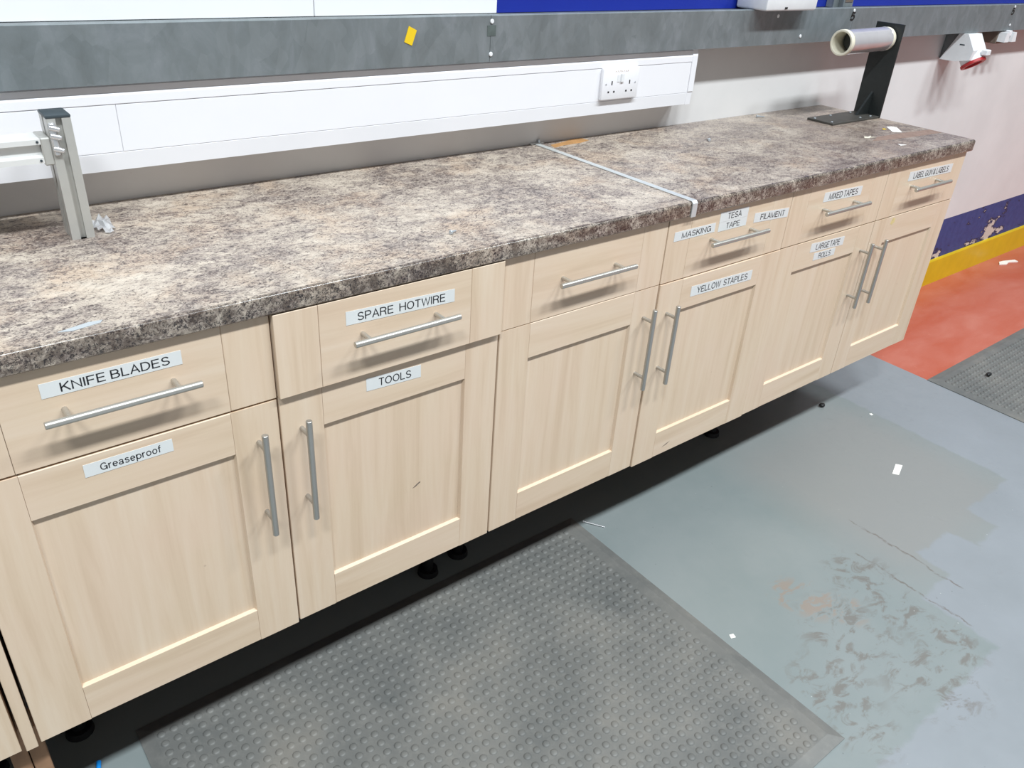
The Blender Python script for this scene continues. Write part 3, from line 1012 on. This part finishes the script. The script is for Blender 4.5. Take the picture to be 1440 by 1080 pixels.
# ------------------------------------------------------------------ small things on the worktop
def screw(x, y, z, ang, L, label, name='loose_screw'):
    t_ = thing(name, label, 'screw')
    d = Vector((math.cos(ang), math.sin(ang), 0))
    r = 0.0048
    tube('head', 'zinc', t_, Vector((x, y, z+r)), Vector((x, y, z+r))+d*0.004, r, 12, chamfer=0.001)
    tube('shank', 'zinc', t_, Vector((x, y, z+r))+d*0.004, Vector((x, y, z+0.0028))+d*L, 0.0026, 10, 0.0018)
    return t_


screw(0.925, 0.082, ZW+0.0003, 0.4, 0.020, 'loose zinc screw near the front of the left worktop')
screw(2.540, 0.545, ZW+0.0003, -0.3, 0.034, 'loose zinc screw near the wall on the right worktop')
screw(2.090, 0.382, ZW+0.0003, 0.9, 0.024, 'loose zinc screw in the middle of the right worktop')


def scrap(name, mat, pts, z, label, cat='scrap', th=0.0008):
    o_ = prism(name, mat, None, pts, 'z', z+0.0003, z+0.0003+th)
    return tag(o_, label, cat)


scrap('paper_scrap', 'paper', [(2.826, 0.190), (2.856, 0.172), (2.912, 0.222), (2.908, 0.240), (2.884, 0.246)], ZW, 'white paper scrap near the foot of the black stand')
scrap('paper_scrap', 'core', [(2.635, 0.182), (2.65, 0.172), (2.662, 0.176), (2.684, 0.170), (2.672, 0.181), (2.688, 0.190), (2.664, 0.186), (2.655, 0.195)], ZW+0.0004,
      'torn cream paper scrap on the right worktop')
scrap('paper_scrap', 'paper', [(2.655, 0.066), (2.685, 0.062), (2.676, 0.074), (2.668, 0.082)], ZW, 'tiny white paper scrap near the right front edge of the worktop')
scrap('tape_scrap', 'grey_paper', [(0.188, 0.018), (0.206, 0.012), (0.247, 0.020), (0.252, 0.028), (0.232, 0.030)], ZW, 'grey tape scrap near the front left of the worktop')
scrap('paper_scrap', 'yellow_note', [(2.83, 0.226), (2.842, 0.222), (2.848, 0.232), (2.838, 0.236)], ZW, 'tiny yellowish paper scrap beside the black stand')

# ------------------------------------------------------------------ mats
def bubble_mat(x0, x1, y0, y1, label, border, pitch, rad, hgt, th=0.010, singles=0):
    t_ = thing('rubber_mat', label, 'mat')
    # slab with a sloping border
    bm_ = bmesh.new()
    b_ = border*0.7
    lo = [(x0, y0), (x1, y0), (x1, y1), (x0, y1)]
    hi = [(x0+b_, y0+b_), (x1-b_, y0+b_), (x1-b_, y1-b_), (x0+b_, y1-b_)]
    A = [bm_.verts.new((p[0], p[1], 0.0004)) for p in lo]
    A2 = [bm_.verts.new((p[0], p[1], 0.003)) for p in lo]
    B = [bm_.verts.new((p[0], p[1], th)) for p in hi]
    bm_.faces.new(list(reversed(A)))
    bm_.faces.new(B)
    for i in range(4):
        j = (i+1) % 4
        bm_.faces.new((A[i], A[j], A2[j], A2[i]))
        bm_.faces.new((A2[i], A2[j], B[j], B[i]))
    link('slab', bm_mesh(bm_, 'slab'), 'rubber', t_)
    seg = 10

    def dome(cx, cy_, cz_, verts, faces):
        k = len(verts)
        for rr, hh in ((1.0, 0.0), (0.86, 0.62), (0.52, 0.93)):
            for a in range(seg):
                q = 2*math.pi*a/seg
                verts.append((cx+rad*rr*math.cos(q), cy_+rad*rr*math.sin(q), cz_-0.0002+hgt*hh))
        verts.append((cx, cy_, cz_+hgt))
        for ring in (0, 1):
            for a in range(seg):
                a2 = (a+1) % seg
                faces.append((k+ring*seg+a, k+ring*seg+a2, k+(ring+1)*seg+a2, k+(ring+1)*seg+a))
        for a in range(seg):
            faces.append((k+2*seg+a, k+2*seg+(a+1) % seg, k+3*seg))
    pts_ = []
    for j in range(int((y1-y0-2*border)/pitch)+1):
        for i in range(int((x1-x0-2*border)/pitch)+1):
            pts_.append((x0+border+i*pitch, y0+border+j*pitch))
    # the bumps nearest to where the photo was taken are single parts
    def inview(p):
        d = Vector((p[0], p[1], 0.01))-M.translation
        zc_ = d.dot(fw)
        return zc_ > 0 and abs(d.dot(R)/zc_*FPX) < 715 and abs(d.dot(U)/zc_*FPX) < 535
    near = []
    if singles:
        near = sorted([p for p in pts_ if inview(p)], key=lambda p: (Vector((p[0], p[1], 0))-M.translation).length)[:singles]
        vv, ff = [], []
        dome(0, 0, 0, vv, ff)
        me1 = bpy.data.meshes.new('bump')
        me1.from_pydata(vv, [], ff)
        for p in me1.polygons:
            p.use_smooth = True
        me1.materials.append(MAT['rubber_bump'])
        for p in near:
            b1 = bpy.data.objects.new('bump', me1)
            b1.location = (p[0], p[1], th)
            b1.parent = t_
            C.objects.link(b1)
    ns = set(near)
    verts, faces = [], []
    for p in pts_:
        if p not in ns:
            dome(p[0], p[1], th, verts, faces)
    me = bpy.data.meshes.new('bump_pattern')
    me.from_pydata(verts, [], faces)
    for p in me.polygons:
        p.use_smooth = True
    o_ = link('bump_pattern', me, 'rubber_bump', t_)
    o_['kind'] = 'stuff'
    return t_


bubble_mat(0.168, 1.487, -0.782, 0.19, 'grey rubber bubble mat on the floor in front of the left cabinets', 0.042, 0.0275, 0.0098, 0.0036, singles=300)
bubble_mat(3.402, 4.75, -0.95, 0.012, 'grey rubber mat lying on the red floor at the right', 0.045, 0.0275, 0.0095, 0.0040)

# ------------------------------------------------------------------ litter on the floor
scrap('label_scrap', 'paper', [(2.608, -0.272), (2.622, -0.290), (2.690, -0.266), (2.676, -0.247)], 0.0, 'white rectangular label lying on the grey floor')
scrap('paper_scrap', 'paper', [(5.20, 0.50), (5.25, 0.478), (5.30, 0.487), (5.36, 0.46), (5.37, 0.485), (5.28, 0.515), (5.24, 0.52)], 0.0, 'crumpled white paper scrap on the red floor', th=0.006)
tg = thing('black_fragment', 'small black plastic fragment on the floor below the right cabinet', 'fragment')
bm = bmesh.new()
bmesh.ops.create_icosphere(bm, subdivisions=2, radius=0.012, matrix=Matrix.Translation((2.80, 0.142, 0.008)) @ Matrix.Diagonal((1.2, 0.9, 0.62, 1)))
for v in bm.verts:
    v.co += Vector((random.uniform(-1, 1), random.uniform(-1, 1), random.uniform(-.5, .5)))*0.0012
link('lump', bm_mesh(bm, 'lump'), 'black_plastic', tg)
nl = thing('nail', 'thin steel nail on the grey floor at the mat corner', 'nail')
tube('shank', 'chrome', nl, (1.508, 0.153, 0.004), (1.545, 0.098, 0.0028), 0.0022, 10)
tube('head', 'chrome', nl, (1.506, 0.156, 0.0045), (1.5075, 0.1538, 0.0045), 0.004, 12)
tube_o = thing('blue_peg', 'bright blue plastic stick on the floor at the bottom left', 'stick')
tube('stem', 'blue_plastic', tube_o, (0.082, 0.155, 0.0055), (0.055, 0.06, 0.0055), 0.005, 12, chamfer=0.0008)
scrap('paper_speck', 'paper', [(2.913, -0.01), (2.925, -0.012), (2.928, -0.002), (2.917, 0.002)], 0.0, 'tiny white chip on the grey floor beyond the label')
scrap('paper_speck', 'paper', [(1.512, -0.425), (1.526, -0.43), (1.53, -0.418), (1.518, -0.414)], 0.0, 'tiny white chip on the floor beside the mat edge')
cz = thing('mat_pebble', 'small dark pebble lying on the far rubber mat', 'pebble')
bm = bmesh.new()
bmesh.ops.create_icosphere(bm, subdivisions=2, radius=0.012, matrix=Matrix.Translation((3.66, -0.13, 0.0215)) @ Matrix.Diagonal((1.3, 0.9, 0.6, 1)))
for v in bm.verts:
    v.co += Vector((random.uniform(-1, 1), random.uniform(-1, 1), random.uniform(-.5, .5)))*0.001
link('lump', bm_mesh(bm, 'lump'), 'black_plastic', cz)
